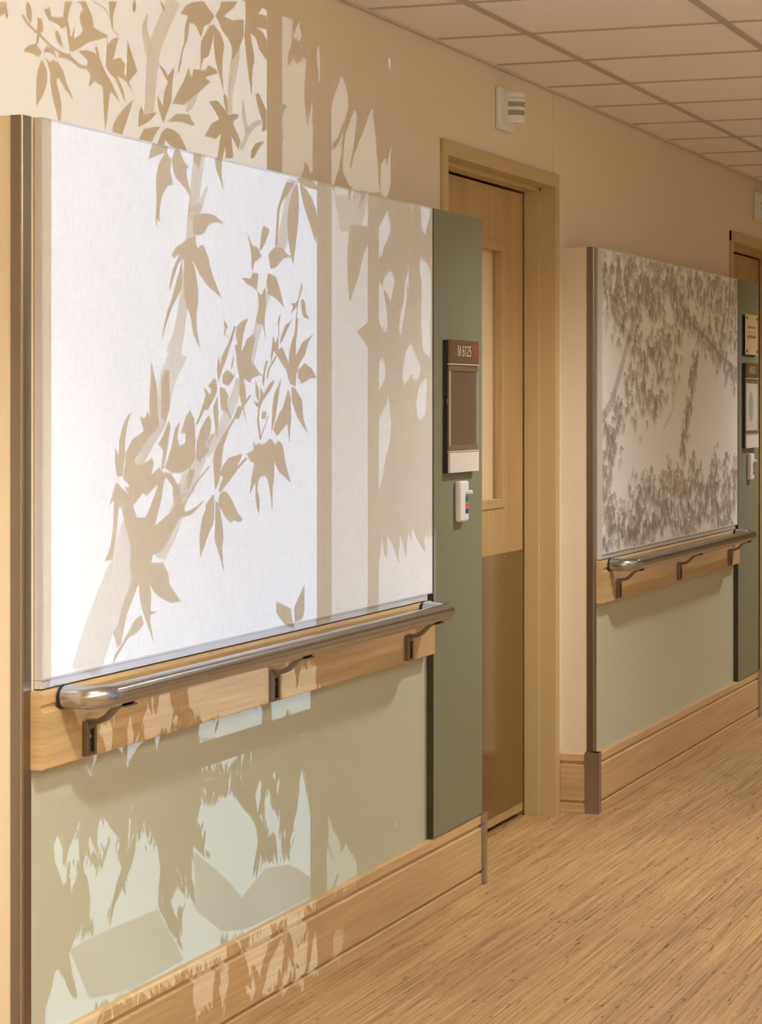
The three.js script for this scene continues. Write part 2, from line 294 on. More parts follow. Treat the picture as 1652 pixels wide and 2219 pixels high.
const HALF_SHADE_STRANDS = [[5231,2551,5305,2549,5173,2481,5246,2479,5127,2420,5197,2420,5118,2383,5185,2390,5113,2318,5170,2323,5105,2253,5157,2257],
[5154,2412,5108,2401,5121,2460,5090,2455,5126,2495,5120,2494],
[5643,2484,5675,2487,5615,2416,5648,2418,5591,2366,5624,2368,5585,2308,5618,2311],
[5610,2454,5630,2456,5589,2378,5609,2379],
[5379,2335,5409,2332,5349,2314,5394,2309,5336,2285,5351,2284],
[5682,2356,5691,2358,5679,2313,5706,2317,5702,2267,5733,2269,5663,2224,5685,2222],
[5729,2270,5705,2276,5767,2290,5742,2299,5815,2307,5795,2318],
[5077,2150,5142,2153,5063,2099,5123,2101,5051,2038,5107,2040,5039,1988,5092,1989],
[5147,2074,5156,2073,5094,2027,5129,2025,5064,1981,5095,1979],
[5052,2028,5121,2027,5036,1976,5091,1977,5029,1906,5079,1907,5001,1826,5051,1826,4988,1767,5038,1766,4966,1719,5023,1715,4922,1671,5004,1663],
[5490,1839,5536,1836,5455,1785,5501,1782,5413,1720,5459,1717,5382,1656,5428,1653],
[5639,2136,5720,2139,5605,2029,5680,2029,5562,1951,5626,1948],
[5322,1615,5366,1610,5278,1564,5330,1556,5228,1514,5281,1504,5166,1465,5216,1452,5121,1436,5165,1423],
[5133,1486,5190,1476,5068,1420,5134,1408,5012,1349,5072,1338],
[4955,1677,5036,1661,4932,1662,5024,1645,4893,1616,4977,1605,4877,1561,4948,1556,4859,1507,4920,1497,4809,1467,4858,1455,4765,1417,4806,1408],
[5026,1403,5086,1392,4983,1352,5043,1343,4966,1312,5028,1305],
[4992,1367,5061,1356,4919,1269,4994,1255,4871,1201,4922,1189],
[4705,1292,4831,1271,4649,1210,4783,1182,4584,1140,4713,1107,4521,1068,4652,1036,4467,988,4593,957],
[5971,2121,6232,2140,6013,2025,6171,2034],
[4493,382,4585,255,4635,389,4795,226,4919,383,5061,237],
[5115,484,5128,338,5308,379,5282,255,5396,318,5430,232,5542,363,5586,229,5704,345,5734,228,5857,278,5861,227],
[5159,747,5135,686,5357,723,5351,679,5435,734,5429,687]];
const LIT_PATCH_GAPS = [[5944,2656,6004,2654,6018,2612,6011,2555,5983,2507,5944,2483],
[5944,2463,6018,2495,6061,2493,6120,2518,6105,2456,6105,2400,6127,2332,6120,2261,6091,2196,5944,2191,5944,2276,5972,2287,5944,2312,5955,2349,5983,2377,5944,2375],
[6135,2319,6164,2407,6168,2189,6120,2247],
[6255,2257,6348,2290,6395,2335,6387,2288,6332,2189,6259,2188],
[6262,2356,6324,2421,6387,2504,6435,2469,6447,2424,6387,2361,6324,2310,6259,2269],
[6403,2231,6411,2305,6451,2368,6483,2401,6512,2428,6500,2358,6459,2265,6451,2235],
[6455,2235,6516,2307,6641,2446,6658,2376,6701,2203,6483,2188,6403,2231],
[6709,2204,6727,2325,6766,2283,6806,2351,6859,2382,6931,2391,6904,2340,6762,2190],
[6814,2659,6868,2654,6895,2483,6872,2461,6823,2561,6770,2616],
[6959,2642,7015,2649,6996,2539,6977,2451,6922,2464,6941,2516],
[6029,2572,6065,2608,6127,2595],
[6194,2559,6217,2562,6224,2529,6262,2505,6278,2502,6255,2381,6224,2472],
[6311,2065,6345,2076,6345,2100,6396,2089,6409,2060,6362,2012,6315,1970],
[6448,1938,6409,1855,6345,1894,6396,1927],
[6315,1890,6336,1888,6362,1847,6383,1773,6315,1783],
[6554,1947,6563,1904,6527,1829,6514,1829,6527,1875],
[6478,1773,6505,1825,6522,1817,6491,1752],
[6315,1673,6409,1659,6315,1598],
[6340,1518,6404,1566,6396,1518],
[6576,2142,6766,2145,6700,2068,6663,2093,6709,2115,6681,2132,6581,2127],
[6653,1990,6756,1948,6756,1828,6672,1788,6681,1898],
[6572,1726,6672,1657,6640,1625,6590,1646,6500,1596,6527,1691],
[6681,1788,6747,1806,6751,1699,6690,1710],
[6653,1591,6718,1623,6709,1516,6608,1517],
[6313,1509,6406,1518,6413,1471,6313,1310],
[4726,771,4789,776,4823,775,4833,761,4760,766],
[4868,758,4909,764,4944,775,4947,751],
[4573,591,4637,616,4731,613,4674,597,4632,585,4600,585],
[4767,603,4799,587,4784,571],
[4853,600,4891,592,4868,579],
[4565,855,4597,846,4620,835,4611,821,4644,797,4644,785,4602,790,4593,821],
[4748,858,4802,851,4852,829,4883,796,4857,804,4847,790,4798,790,4788,826],
[4812,883,4908,883,4924,847,4960,816,4873,831,4842,848,4878,846,4852,865],
[4705,835,4719,833,4724,813,4753,789,4705,789],
[4700,866,4724,865,4705,841,4691,841],
[5025,881,5488,880,5488,807,5211,791,5108,849,5043,859,5002,854],
[5577,865,5648,855,5669,789,5577,799],
[5690,847,5793,848,5800,788,5683,790],
[5014,842,5078,837,5168,804,5144,803,5049,828],
[5147,777,5201,772,5244,749,5156,750],
[5250,758,5281,770,5461,774,5429,741,5357,726,5294,733],
[5468,778,5535,765,5542,745,5468,727,5445,736],
[5528,771,5695,776,5848,775,5848,732,5716,726,5738,751,5660,755,5645,729,5597,749],
[5386,680,5409,703,5448,693],
[5126,576,5213,572,5269,530,5338,489,5396,453,5429,421,5213,459,5186,487,5192,511,5183,551,5153,546],
[5244,572,5319,576,5383,550,5422,518,5452,494,5461,471,5485,448,5488,410,5435,420,5402,446,5332,493,5364,501,5294,525,5263,544],
[5468,561,5512,576,5505,547],
[5618,574,5635,568,5576,544,5569,510,5631,486,5590,496,5625,454,5642,383,5631,385,5604,461,5569,461,5545,497,5545,533],
[5597,515,5642,520,5642,507],
[5774,573,5789,571,5840,438,5859,452,5859,344,5709,371,5752,402,5731,437,5767,478],
[5695,429,5724,418,5688,402],
[4429,615,4479,596,4439,572],
[4490,615,4507,603,4541,595,4543,577,4498,587],
[4685,597,4698,597,4706,565,4732,504,4685,454,4635,403,4600,424,4590,482,4568,544,4602,523,4605,481,4660,534,4680,568],
[4837,569,4864,555,4848,536,4813,465,4827,465,4870,522,4897,520,4925,542,4922,388,4680,396,4747,461,4760,427,4776,491],
[4512,554,4519,536,4507,514,4495,516],
[4448,559,4469,562,4457,549],
[5076,377,5120,353,5132,328,5150,331,5193,303,5193,221,5044,221,5067,236,5053,279,5056,328],
[4425,350,4474,300,4507,270,4546,251,4514,323,4585,254,4612,248,4595,219,4522,218,4483,225,4469,228,4392,247,4395,287,4418,313],
[4998,392,5032,408,5067,384,5038,375,5009,364],
[5181,543,5465,496,5486,436,5472,382,5396,322,5269,413,5236,433,5184,486],
[5734,452,5861,430,5861,281,5834,284,5707,353,5719,389,5757,409],
[5981,411,6010,381,6060,339,6035,245,6002,236,5969,230,5965,325,6010,299,5981,380],
[6110,312,6200,248,6136,235,6043,228,6068,288],
[5115,356,5128,330,5146,333,5269,255,5242,219,5115,220],
[5649,223,5778,173,5740,155,5664,159,5657,190],
[5532,213,5547,190,5461,211],
[5385,179,5518,182,5497,158,5461,129,5419,149],
[5392,161,5413,173,5406,130,5378,147],
[5590,166,5620,131,5561,81,5468,61,5525,109],
[5672,114,5770,119,5763,73,5717,84],
[5825,143,5841,83,5864,39,5786,50],
[5649,87,5724,58,5747,36,5679,48],
[5620,79,5649,46,5598,44],
[5961,108,6035,87,6010,46,5961,54],
[5371,118,5426,64,5454,46,5419,49],
[5148,185,5186,182,5173,115,5066,127,5066,159],
[5238,176,5264,154,5238,100,5218,105],
[5225,225,5271,191,5244,196],
[4493,382,4635,389,4919,383,5061,237,4795,226,4585,255],
[5115,484,5308,379,5396,318,5542,363,5704,345,5857,278,5861,227,5734,228,5586,229,5430,232,5282,255,5128,338],
[5159,747,5357,723,5435,734,5429,687,5351,679,5135,686]];

// ---------------------------------------------------------------- the corridor shell
const H = 2.727, BAY = 4.37;                                            // ceiling height; spacing of the bays along the wall
const floor = struct('floor', 'wood look sheet flooring with fine streaks along the corridor', 'floor');
obj('floor_sheet', bx(-3.2, 20.2, -0.12, 0, -0.45, 2.95), M.floor, floor);

const wall = struct('wall_back', 'cream painted corridor wall with the patient room doors', 'wall');
const doorX = [0, BAY].map((d) => [7.262 + d, 8.586 + d]);
obj('wall_run', [bx(-3, doorX[0][0], 0, H + 0.1, -0.2, 0), bx(doorX[0][1], doorX[1][0], 0, H + 0.1, -0.2, 0), bx(doorX[1][1], 20, 0, H + 0.1, -0.2, 0),
  ...doorX.map(([a, b]) => bx(a, b, 2.41, H + 0.1, -0.2, 0))], M.wall, wall);
const seam = struct('trim_1', 'narrow painted joint strip above the near door frame', 'trim');
obj('joint_strip', rbx(8.536, 8.546, 2.42, H - 0.004, -0.002, 0.003, 0.0012), M.wall, seam);
const room = struct('wall_light_stop', 'added plain shell behind the doors that keeps sky light out', 'wall');
obj('closing_wall', [bx(6.8, 14, 0, H + 0.1, -0.5, -0.45), bx(6.8, 6.85, 0, H + 0.1, -0.45, -0.2), bx(13.95, 14, 0, H + 0.1, -0.45, -0.2), bx(6.8, 14, H, H + 0.1, -0.45, -0.2)], M.plain, room);  // added shell, stops sky light leaking through the door gaps
const ends = struct('wall_ends', 'plain end walls of the corridor', 'wall');
obj('end_wall', [bx(-3.2, -3, 0, H + 0.1, -0.2, 2.95), bx(20, 20.2, 0, H + 0.1, -0.2, 2.95)], M.wall, ends);

// ceiling: backing, one tile per field, exposed grid
const ceiling = struct('ceiling', 'suspended ceiling of fissured tiles in an exposed grid', 'ceiling');
obj('ceiling_backing', bx(-3, 20, H + 0.03, H + 0.13, -0.2, 2.95), M.plain, ceiling);
{
  const zs = [[0.024, 0.318], [0.342, 0.95], [0.974, 1.582], [1.606, 2.214], [2.238, 2.748]];
  const cross = []; for (let k = -16; k <= 20; k++) cross.push(7.173 + 0.618 * k);
  const tileG = zs.map(([a, b]) => uvMetres(rbx(0.010, 0.608, 0, 0.02, a - 0.002, b + 0.002, 0.002, 1)));
  for (const x of [cross[0] - 0.618, ...cross]) zs.forEach((z, i) => {
    if (x + 0.618 > 20 || x < -3) return;
    const t = new THREE.Mesh(tileG[i], M.tile); t.name = 'ceiling_tile'; t.position.set(x, H, 0); t.castShadow = t.receiveShadow = true; ceiling.add(t);
  });
  for (const z of [0.33, 0.962, 1.594, 2.226]) obj('main_grid_bar', bx(-3, 20, H - 0.005, H + 0.03, z - 0.0125, z + 0.0125), M.tee, ceiling);
  const crossG = uvMetres(bx(-0.011, 0.011, H - 0.003, H + 0.03, 0.002, 2.75));
  for (const x of cross) { const t = new THREE.Mesh(crossG, M.tee); t.name = 'cross_grid_bar'; t.position.x = x; t.castShadow = t.receiveShadow = true; ceiling.add(t); }
  obj('wall_angle', bx(-3, 20, H - 0.004, H + 0.03, 0.006, 0.026), M.angle, ceiling);
}

// opposite wall with the tall window the low sun comes through
const SH = SUN_DROP * 2.7;
const front = struct('wall_front', 'cream painted wall across the corridor around the window', 'wall');
obj('wall_run', [bx(-3, 4.378, 0, H + 0.1, 2.75, 2.95), bx(6.80, 20, 0, H + 0.1, 2.75, 2.95), bx(4.378, 6.80, 2.69, H + 0.1, 2.75, 2.95), bx(4.378, 6.80, -0.12, 0.06, 2.75, 2.95)], M.wall, front);
const win = struct('window_1', 'tall mullioned window across the corridor', 'window');
obj('vertical_mullion', bx(5.845, 5.951, 0.06, 2.69, 2.80, 2.86), M.alu, win);
obj('vertical_mullion', bx(6.224, 6.312, 0.06, 2.69, 2.80, 2.86), M.alu, win);
obj('transom_bar', [[4.378, 5.845], [5.951, 6.224], [6.312, 6.80]].map(([a, b]) => bx(a, b, 0.675 + SH, 0.735 + SH, 2.805, 2.855)), M.alu, win);
const clear = new THREE.MeshPhysicalMaterial({ color: 0xffffff, transmission: 1, roughness: 0, thickness: 0, ior: 1.05 });
const tinted = new THREE.MeshPhysicalMaterial({ color: lin(0.58, 0.52, 0.47), transmission: 1, roughness: 0, thickness: 0, ior: 1.05 });  // tint added to weaken the sun through the right-hand panes
for (const [a, b, m] of [[4.378, 5.845, clear], [5.951, 6.224, tinted], [6.312, 6.80, tinted]])
  for (const [y0, y1] of [[0.06, 0.675 + SH], [0.735 + SH, 2.69]]) {
    const p = obj('glass_pane', new THREE.PlaneGeometry(b - a, y1 - y0).translate((a + b) / 2, (y0 + y1) / 2, 2.83), m, win);
    p.castShadow = false;
  }

// planting outside the window
const ground = struct('ground', 'paved terrace outside the window', 'ground');
obj('paving', bx(1, 10, -0.7, -0.6, 2.96, 9), M.plain, ground);
const climber = thing('climbing_plant', 'leafy climber outside the window whose shadow falls on the white panel', 'plant', [5.1, -0.3, 3.05]);
{
  const put = (x, y, z) => [x - 5.1, y + SUN_DROP * (z - 0.14) + 0.3, z - 3.05];
  for (const o of LEAF_OUTLINES) {
    const pts = []; for (let i = 0; i < o.length; i += 2) pts.push(new THREE.Vector2(o[i] / 1000, o[i + 1] / 1000));
    const z = R(3.0, 3.1), g = new THREE.ExtrudeGeometry(new THREE.Shape(pts), { depth: 0.0012, bevelEnabled: false }), p = g.attributes.position;
    const cx = pts.reduce((s, q) => s + q.x, 0) / pts.length, cup = R(-0.6, 0.6);
    for (let i = 0; i < p.count; i++) {
      const zz = z + p.getZ(i) + cup * Math.abs(p.getX(i) - cx), q = put(p.getX(i), p.getY(i), zz);
      p.setXYZ(i, q[0], q[1], q[2]);
    }
    g.computeVertexNormals();
    obj('leaf', g, M.leaf, climber);
  }
  const strandW = 0.0024, pitch = 0.0048;  // unseen strands added and spaced so the wall gets half-tone shade
  for (const b of HALF_SHADE_STRANDS) {
    const rows = []; for (let i = 0; i < b.length; i += 4) rows.push(b.slice(i, i + 4).map((v) => v / 1000));
    const wide = Math.max(...rows.map((r) => Math.hypot(r[0] - r[2], r[1] - r[3]))), n = Math.max(2, Math.round(wide / pitch)), parts = [], z = R(3.02, 3.08);
    for (let k = 0; k < n; k++) {
      const t = (k + 0.5) / n, pos = [], idx = [];
      rows.forEach((r, i) => {
        const x = r[0] + (r[2] - r[0]) * t, y = r[1] + (r[3] - r[1]) * t, wd = Math.hypot(r[0] - r[2], r[1] - r[3]) / wide, hw = strandW * Math.min(1, wd + 0.15) / 2;
        const nx = (r[2] - r[0]) / (wd * wide), ny = (r[3] - r[1]) / (wd * wide);
        for (const [u, v] of [[-1, 0], [0, 1], [1, 0], [0, -1]]) pos.push(...put(x + nx * u * hw, y + ny * u * hw, z + v * hw));
        if (i) for (let e = 0; e < 4; e++) { const a = (i - 1) * 4 + e, c = (i - 1) * 4 + (e + 1) % 4; idx.push(a, c, a + 4, c, c + 4, a + 4); }
      });
      const g = new THREE.BufferGeometry(); g.setAttribute('position', new THREE.Float32BufferAttribute(pos, 3)); g.setIndex(idx); g.computeVertexNormals(); parts.push(g);
    }
    const m = obj('half_shade_strands', parts, M.strand, climber); m.userData.kind = 'stuff';
  }
  obj('planter', [bx(-0.75, 1.5, -0.3, -0.28, -0.1, 0.25), bx(-0.75, 1.5, -0.28, -0.02, -0.1, -0.08), bx(-0.75, 1.5, -0.28, -0.02, 0.23, 0.25), bx(-0.75, -0.73, -0.28, -0.02, -0.08, 0.23), bx(1.48, 1.5, -0.28, -0.02, -0.08, 0.23)], M.plain, climber);
}
const shade_hedge = thing('shade_hedge', 'added dense leafy hedge outside the window shading the lower corridor wall', 'shade_hedge', [5.6, -0.3, 3.5]);  // unseen foliage added as a shade screen, left open at the lit patches
{
  const gaps = LIT_PATCH_GAPS.map((o) => { const q = []; for (let i = 0; i < o.length; i += 2) q.push([o[i] / 1000, o[i + 1] / 1000]); q.box = [Math.min(...q.map((p) => p[0])), Math.max(...q.map((p) => p[0])), Math.min(...q.map((p) => p[1])), Math.max(...q.map((p) => p[1]))]; return q; });
  const inside = (x, y) => gaps.some((q) => {
    if (x < q.box[0] || x > q.box[1] || y < q.box[2] || y > q.box[3]) return false;
    let c = false; for (let i = 0, j = q.length - 1; i < q.length; j = i++) if ((q[i][1] > y) !== (q[j][1] > y) && x < (q[j][0] - q[i][0]) * (y - q[i][1]) / (q[j][1] - q[i][1]) + q[i][0]) c = !c;
    return c;
  });
  const zones = [[4.37, 6.80, -0.10, 0.955], [6.30, 6.80, 1.18, 2.16], [5.951, 6.80, 2.16, 2.70]];
  const pos = [], cell = 0.006;
  for (const [x0, x1, y0, y1] of zones) {
    const nx = Math.ceil((x1 - x0) / cell), ny = Math.ceil((y1 - y0) / cell), covered = new Uint8Array(nx * ny);
    for (let i = 0; i < nx; i++) for (let j = 0; j < ny; j++) if (inside(x0 + (i + 0.5) * cell, y0 + (j + 0.5) * cell)) covered[j * nx + i] = 2;
    for (let pass = 0; pass < 6; pass++) for (let n = 0; n < 9000; n++) {
      const x = R(x0, x1), y = R(y0, y1);
      const ci = Math.min(nx - 1, Math.floor((x - x0) / cell)), cj = Math.min(ny - 1, Math.floor((y - y0) / cell));
      if (covered[cj * nx + ci]) continue;
      const len = [R(0.16, 0.24), R(0.11, 0.18), R(0.08, 0.12), R(0.05, 0.09), R(0.03, 0.06), R(0.018, 0.03)][pass], w = len * R(0.24, 0.34), a = R(-0.7, 0.7) + (rnd() < 0.15 ? Math.PI : 0);
      const dx = Math.sin(a), dy = -Math.cos(a), pts = [];
      for (const t of [0, 0.1, 0.25, 0.42, 0.6, 0.8, 1]) { const h = t === 0 || t === 1 ? 0 : w * Math.sin(Math.PI * Math.pow(t, 0.8)); pts.push([t, h]); }
      const at = (t, s) => [x + dx * len * (t - 0.5) - dy * s, y + dy * len * (t - 0.5) + dx * s];
      const hit = pts.some(([t, h]) => [-1, -0.5, 0, 0.5, 1].some((k) => { const [u, v] = at(t, k * h * 0.5); return inside(u, v) || u < x0 - 0.03 && x0 > 5 || v > y1 + 0.01 && y1 < 1; }));
      if (hit) continue;
      const z = R(0, 0.18), tilt = R(-0.3, 0.3), P3 = (t, s, dz) => { const [u, v] = at(t, s), zz = 3.5 + z + dz + tilt * s; return [u - 5.6, v + SUN_DROP * (zz - 0.14) + 0.3, zz - 3.5]; };
      for (let k = 0; k < pts.length - 1; k++) {
        const [t0, h0] = pts[k], [t1, h1] = pts[k + 1], m0 = P3(t0, 0, 0.2 * h0), m1 = P3(t1, 0, 0.2 * h1);
        for (const sg of [-1, 1]) {
          const e0 = P3(t0, sg * h0 * 0.5, 0), e1 = P3(t1, sg * h1 * 0.5, 0);
          if (h0 > 0) pos.push(...m0, ...e0, ...m1);
          if (h1 > 0) pos.push(...m1, ...e0, ...e1);
        }
      }
      const i0 = Math.max(0, Math.floor((x - len / 2 - x0) / cell)), i1 = Math.min(nx - 1, Math.floor((x + len / 2 - x0) / cell)), j0 = Math.max(0, Math.floor((y - len / 2 - y0) / cell)), j1 = Math.min(ny - 1, Math.floor((y + len / 2 - y0) / cell));
      for (let i = i0; i <= i1; i++) for (let j = j0; j <= j1; j++) {
        const px = x0 + (i + 0.5) * cell - x, py = y0 + (j + 0.5) * cell - y, t = (px * dx + py * dy) / len + 0.5, s = Math.abs(-px * dy + py * dx);
        if (t > 0 && t < 1 && s < w * Math.sin(Math.PI * Math.pow(t, 0.8)) * 0.5) covered[j * nx + i] = 1;
      }
    }
  }
  const g = new THREE.BufferGeometry(); g.setAttribute('position', new THREE.Float32BufferAttribute(pos, 3)); g.computeVertexNormals();
  const f = obj('foliage', g, M.leaf, shade_hedge); f.userData.kind = 'stuff';
  obj('planter', [bx(-1.35, 1.35, -0.3, -0.05, -0.02, 0.2)], M.plain, shade_hedge);
  console.log('hedge triangles', pos.length / 9);
}

// ---------------------------------------------------------------- the wall bays
const WORDS = [
  { bay: 'near', panel: 'large white linen textured wall panel dappled with leaf shadows', rail: 'oak bumper rail with brushed steel handrail below the white linen panel', green: 'dark sage green panel beside the white linen panel, carrying the M 6125 sign', guard: 'steel corner guard beside the white linen panel', sign: 'walnut room sign reading M 6125 with an empty insert', dial: 'white slider with green, orange and purple squares under the M 6125 sign', dome: 'white dome light above the near door, whole in view' },
  { bay: 'far', panel: 'wall panel printed all over with grey brown foliage', rail: 'oak bumper rail with brushed steel handrail below the foliage print panel', green: 'dark sage green panel beside the foliage print, carrying a gold plaque', guard: 'steel corner guard beside the foliage print panel', sign: 'walnut room sign with a patterned grey insert below the gold plaque', dial: 'white slider with coloured squares below the far room sign', dome: 'white dome light cut by the photo edge above the far door' },
];
function foliagePrint() {
  const c = document.createElement('canvas'); c.width = 1600; c.height = 800;
  const g = c.getContext('2d');
  g.fillStyle = 'rgb(244,245,248)'; g.fillRect(0, 0, 1600, 800);
  const clumps = [];                                                    // u, v, spread u, spread v, sprigs
  const add = (...q) => clumps.push(q);
  for (let i = 0; i < 15; i++) add(i / 14, 0.05 + 0.03 * Math.sin(i * 2.1), 0.05, 0.06, 34);
  for (let i = 0; i < 8; i++) add(0.03 + 0.05 * i, 0.15 + 0.03 * Math.sin(i), 0.04, 0.06, 20);
  for (const [u, v, n] of [[0.13, 0.22, 20], [0.2, 0.27, 26], [0.26, 0.34, 26], [0.33, 0.3, 28], [0.38, 0.38, 24], [0.42, 0.27, 26], [0.18, 0.42, 22], [0.25, 0.46, 26], [0.31, 0.5, 20], [0.1, 0.52, 26], [0.35, 0.46, 18], [0.46, 0.37, 14], [0.5, 0.25, 24], [0.2, 0.52, 20], [0.08, 0.6, 20]]) add(u, v, 0.04, 0.055, n);
  for (let i = 0; i < 9; i++) add(0.5 + 0.06 * i, 0.14 + 0.03 * i, 0.035, 0.045, 22);
  for (let i = 0; i < 5; i++) add(0.78 + 0.05 * i, 0.14 + 0.02 * i, 0.03, 0.06, 14);
  for (let i = 0; i < 10; i++) add(0.64 - 0.011 * i, 0.32 + 0.04 * i, 0.018, 0.03, 9);
  for (let i = 0; i < 7; i++) add(0.03 + 0.02 * Math.sin(i * 1.7), 0.6 + 0.06 * i, 0.03, 0.04, 22);
  for (let i = 0; i < 17; i++) add(0.2 + 0.05 * i, 0.81 + 0.03 * Math.sin(i * 1.9), 0.04, 0.05, 24);
  for (let i = 0; i < 17; i++) add(0.16 + 0.053 * i, 0.92 + 0.03 * Math.sin(i), 0.045, 0.05, 24);
  for (const u of [0.44, 0.62, 0.8, 0.9]) add(u, 0.72, 0.015, 0.04, 9);
  for (let i = 0; i < 10; i++) add(0.06 + 0.02 * i, 0.9, 0.04, 0.06, 9);
  const gauss = () => (rnd() + rnd() + rnd() - 1.5) * 1.35;
  g.lineCap = 'round';
  for (const [w, p] of [[30, [[-0.02, 0.58], [0.06, 0.5], [0.12, 0.38], [0.17, 0.27], [0.24, 0.14]]], [14, [[0.42, 0.05], [0.6, 0.2], [0.78, 0.28], [0.95, 0.36]]], [7, [[0.63, 0.36], [0.6, 0.55], [0.55, 0.7]]], [6, [[0.5, 0.42], [0.46, 0.54], [0.4, 0.6]]]]) {
    g.strokeStyle = 'rgba(160,148,138,0.45)'; g.lineWidth = w; g.beginPath(); p.forEach(([u, v], i) => (i ? g.lineTo(u * 1600, v * 800) : g.moveTo(u * 1600, v * 800))); g.stroke();
  }
  for (const [u, v, su, sv, n] of clumps) for (let i = 0; i < n; i++) {   // a sprig: a fan of pointed leaves
    const x = (u + gauss() * su) * 1600, y = (v + gauss() * sv) * 800, a0 = Math.PI / 2 + R(-1.1, 1.1), k = Math.round(R(120, 158));
    g.fillStyle = `rgba(${k + 4},${k - 4},${k - 12},${R(0.2, 0.42).toFixed(2)})`;
    const m = 4 + Math.floor(rnd() * 3);
    for (let q = 0; q < m; q++) {
      const a = a0 + (q - (m - 1) / 2) * R(0.3, 0.5), l = R(20, 44), w = l * R(0.16, 0.24);
      g.save(); g.translate(x, y); g.rotate(a); g.beginPath(); g.moveTo(0, 0); g.quadraticCurveTo(l * 0.45, -w, l, 0); g.quadraticCurveTo(l * 0.45, w, 0, 0); g.fill(); g.restore();
    }
  }
  const t = new THREE.CanvasTexture(c); t.colorSpace = THREE.SRGBColorSpace; t.anisotropy = 8;
  return t;
}
function facePlane(x0, x1, y0, y1, z, mat, name, parent) {             // a printed face with its own 0..1 coordinates
  const m = new THREE.Mesh(new THREE.PlaneGeometry(x1 - x0, y1 - y0).translate((x0 + x1) / 2, (y0 + y1) / 2, z), mat);
  m.name = name; m.castShadow = m.receiveShadow = true; parent.add(m); return m;
}
function bay(d, W, k) {
  const s0 = 4.289 + d, s1 = 7.25 + d, ZL = 0.127, ZP = 0.147, TOP = 2.147;
  const wb = struct(`wall_bay_${W.bay}`, `boxed out wall bay, ${W.bay} one, with pale sage lower facing`, 'wall');
  obj('bay_core', bx(s0, s1, 0, TOP, -0.02, ZL - 0.002), M.wall, wb);
  obj('lower_facing', bx(s0 + 0.034, 6.775 + d, 0.2, 0.80, ZL - 0.004, ZL), M.sage, wb);
  // baseboard with its returns, corner cap and end strip
  const bb = struct(`baseboard_${W.bay}`, `grooved oak baseboard along the ${W.bay} bay`, 'baseboard');
  const T = 0.022, prof = (z) => [[z, 0], [z + T - 0.001, 0], [z + T, 0.002], [z + T, 0.034], [z + T - 0.010, 0.038], [z + T - 0.010, 0.042], [z + T - 0.001, 0.048], [z + T - 0.001, 0.180], [z + T - 0.011, 0.185], [z + T - 0.011, 0.190], [z + T - 0.003, 0.196], [z + T - 0.003, 0.221], [z + T - 0.007, 0.226], [z, 0.226]];
  obj('oak_board', prism(prof(ZL), s0 - T + 0.004, s1 - 0.002), M.oak, bb);
  const ret = prism(prof(0), 0, 0.1).rotateY(-Math.PI / 2);             // faces -x
  ret.translate(s0, 0, 0.002);
  obj('return_board', ret, M.oak, bb);
  const cz = ZL + T + 0.003, cx0 = s0 - T - 0.002;
  obj('corner_cap', [rbx(cx0, cx0 + 0.003, 0, 0.233, cz - 0.053, cz, 0.0012), rbx(cx0, cx0 + 0.045, 0, 0.233, cz - 0.003, cz, 0.0012), rbx(cx0, cx0 + 0.045, 0.23, 0.233, cz - 0.03, cz, 0.0012), rbx(cx0, cx0 + 0.026, 0.23, 0.233, cz - 0.053, cz, 0.0012)], M.cap, bb);
  obj('end_strip', rbx(s1 - 0.005, s1 - 0.001, 0, 0.236, ZL - 0.03, ZL + T + 0.011, 0.001), M.steel, bb);
  obj('end_strip', rbx(s1 - 0.001, s1 + 0.016, 0.0, 0.236, ZL + T + 0.008, ZL + T + 0.011, 0.001), M.steel, bb);
  // steel corner guard
  const cg = thing('corner_guard', W.guard, 'corner guard', [s0, 0.234, ZL]);
  obj('guard_leg', rbx(-0.003, 0.0, 0, TOP - 0.234, -0.026, 0.001, 0.001), M.guard, cg);
  obj('guard_leg', rbx(-0.002, 0.034, 0, TOP - 0.234, -0.0005, 0.0025, 0.001), M.guard, cg);
  const nose = new THREE.CylinderGeometry(0.0042, 0.0042, TOP - 0.234, 16).translate(0.001, (TOP - 0.234) / 2, -0.0015);
  obj('guard_nose', nose, M.steel, cg);
  // art panel
  const p0 = s0 + 0.05, p1 = 6.771 + d;
  const ap = thing('wall_art_panel', W.panel, 'wall panel', [p0, 0.975, ZL]);
  const w = p1 - p0, h = TOP - 0.975;
  const face = k ? new THREE.MeshStandardMaterial({ map: foliagePrint(), roughness: 0.4 }) : M.linen;
  if (k) { obj('panel_board', bx(0.004, w - 0.004, 0.004, h - 0.004, 0.0, 0.0185), M.white, ap); facePlane(0.004, w - 0.004, 0.004, h - 0.004, 0.019, face, 'printed_face', ap); }
  else obj('panel_board', bx(0.004, w - 0.004, 0.004, h - 0.004, 0.0, 0.019), face, ap);
  obj('edge_trim', [rbx(0, 0.005, 0, h, 0, 0.02, 0.001), rbx(w - 0.005, w, 0, h, 0, 0.02, 0.001), rbx(0.004, w - 0.004, h - 0.005, h, 0, 0.02, 0.001), rbx(0.004, w - 0.004, 0, 0.005, 0, 0.02, 0.001)], M.alu, ap);
  obj('bottom_channel', rbx(0, w - 0.035, -0.018, -0.0005, 0.0, 0.016, 0.001), M.alu, ap);
  // dark sage panel
  const gp = thing('sage_panel', W.green, 'wall panel', [6.775 + d, 0.229, ZL]);
  obj('panel_board', rbx(0, 7.245 - 6.775, 0, TOP - 0.229, -0.001, 0.022, 0.001), M.darkSage, gp);
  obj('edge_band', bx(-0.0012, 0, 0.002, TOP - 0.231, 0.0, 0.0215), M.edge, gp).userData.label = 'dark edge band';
  // oak bumper rail and handrail
  const hr = thing('handrail', W.rail, 'handrail', [s0, 0.792, ZL]);
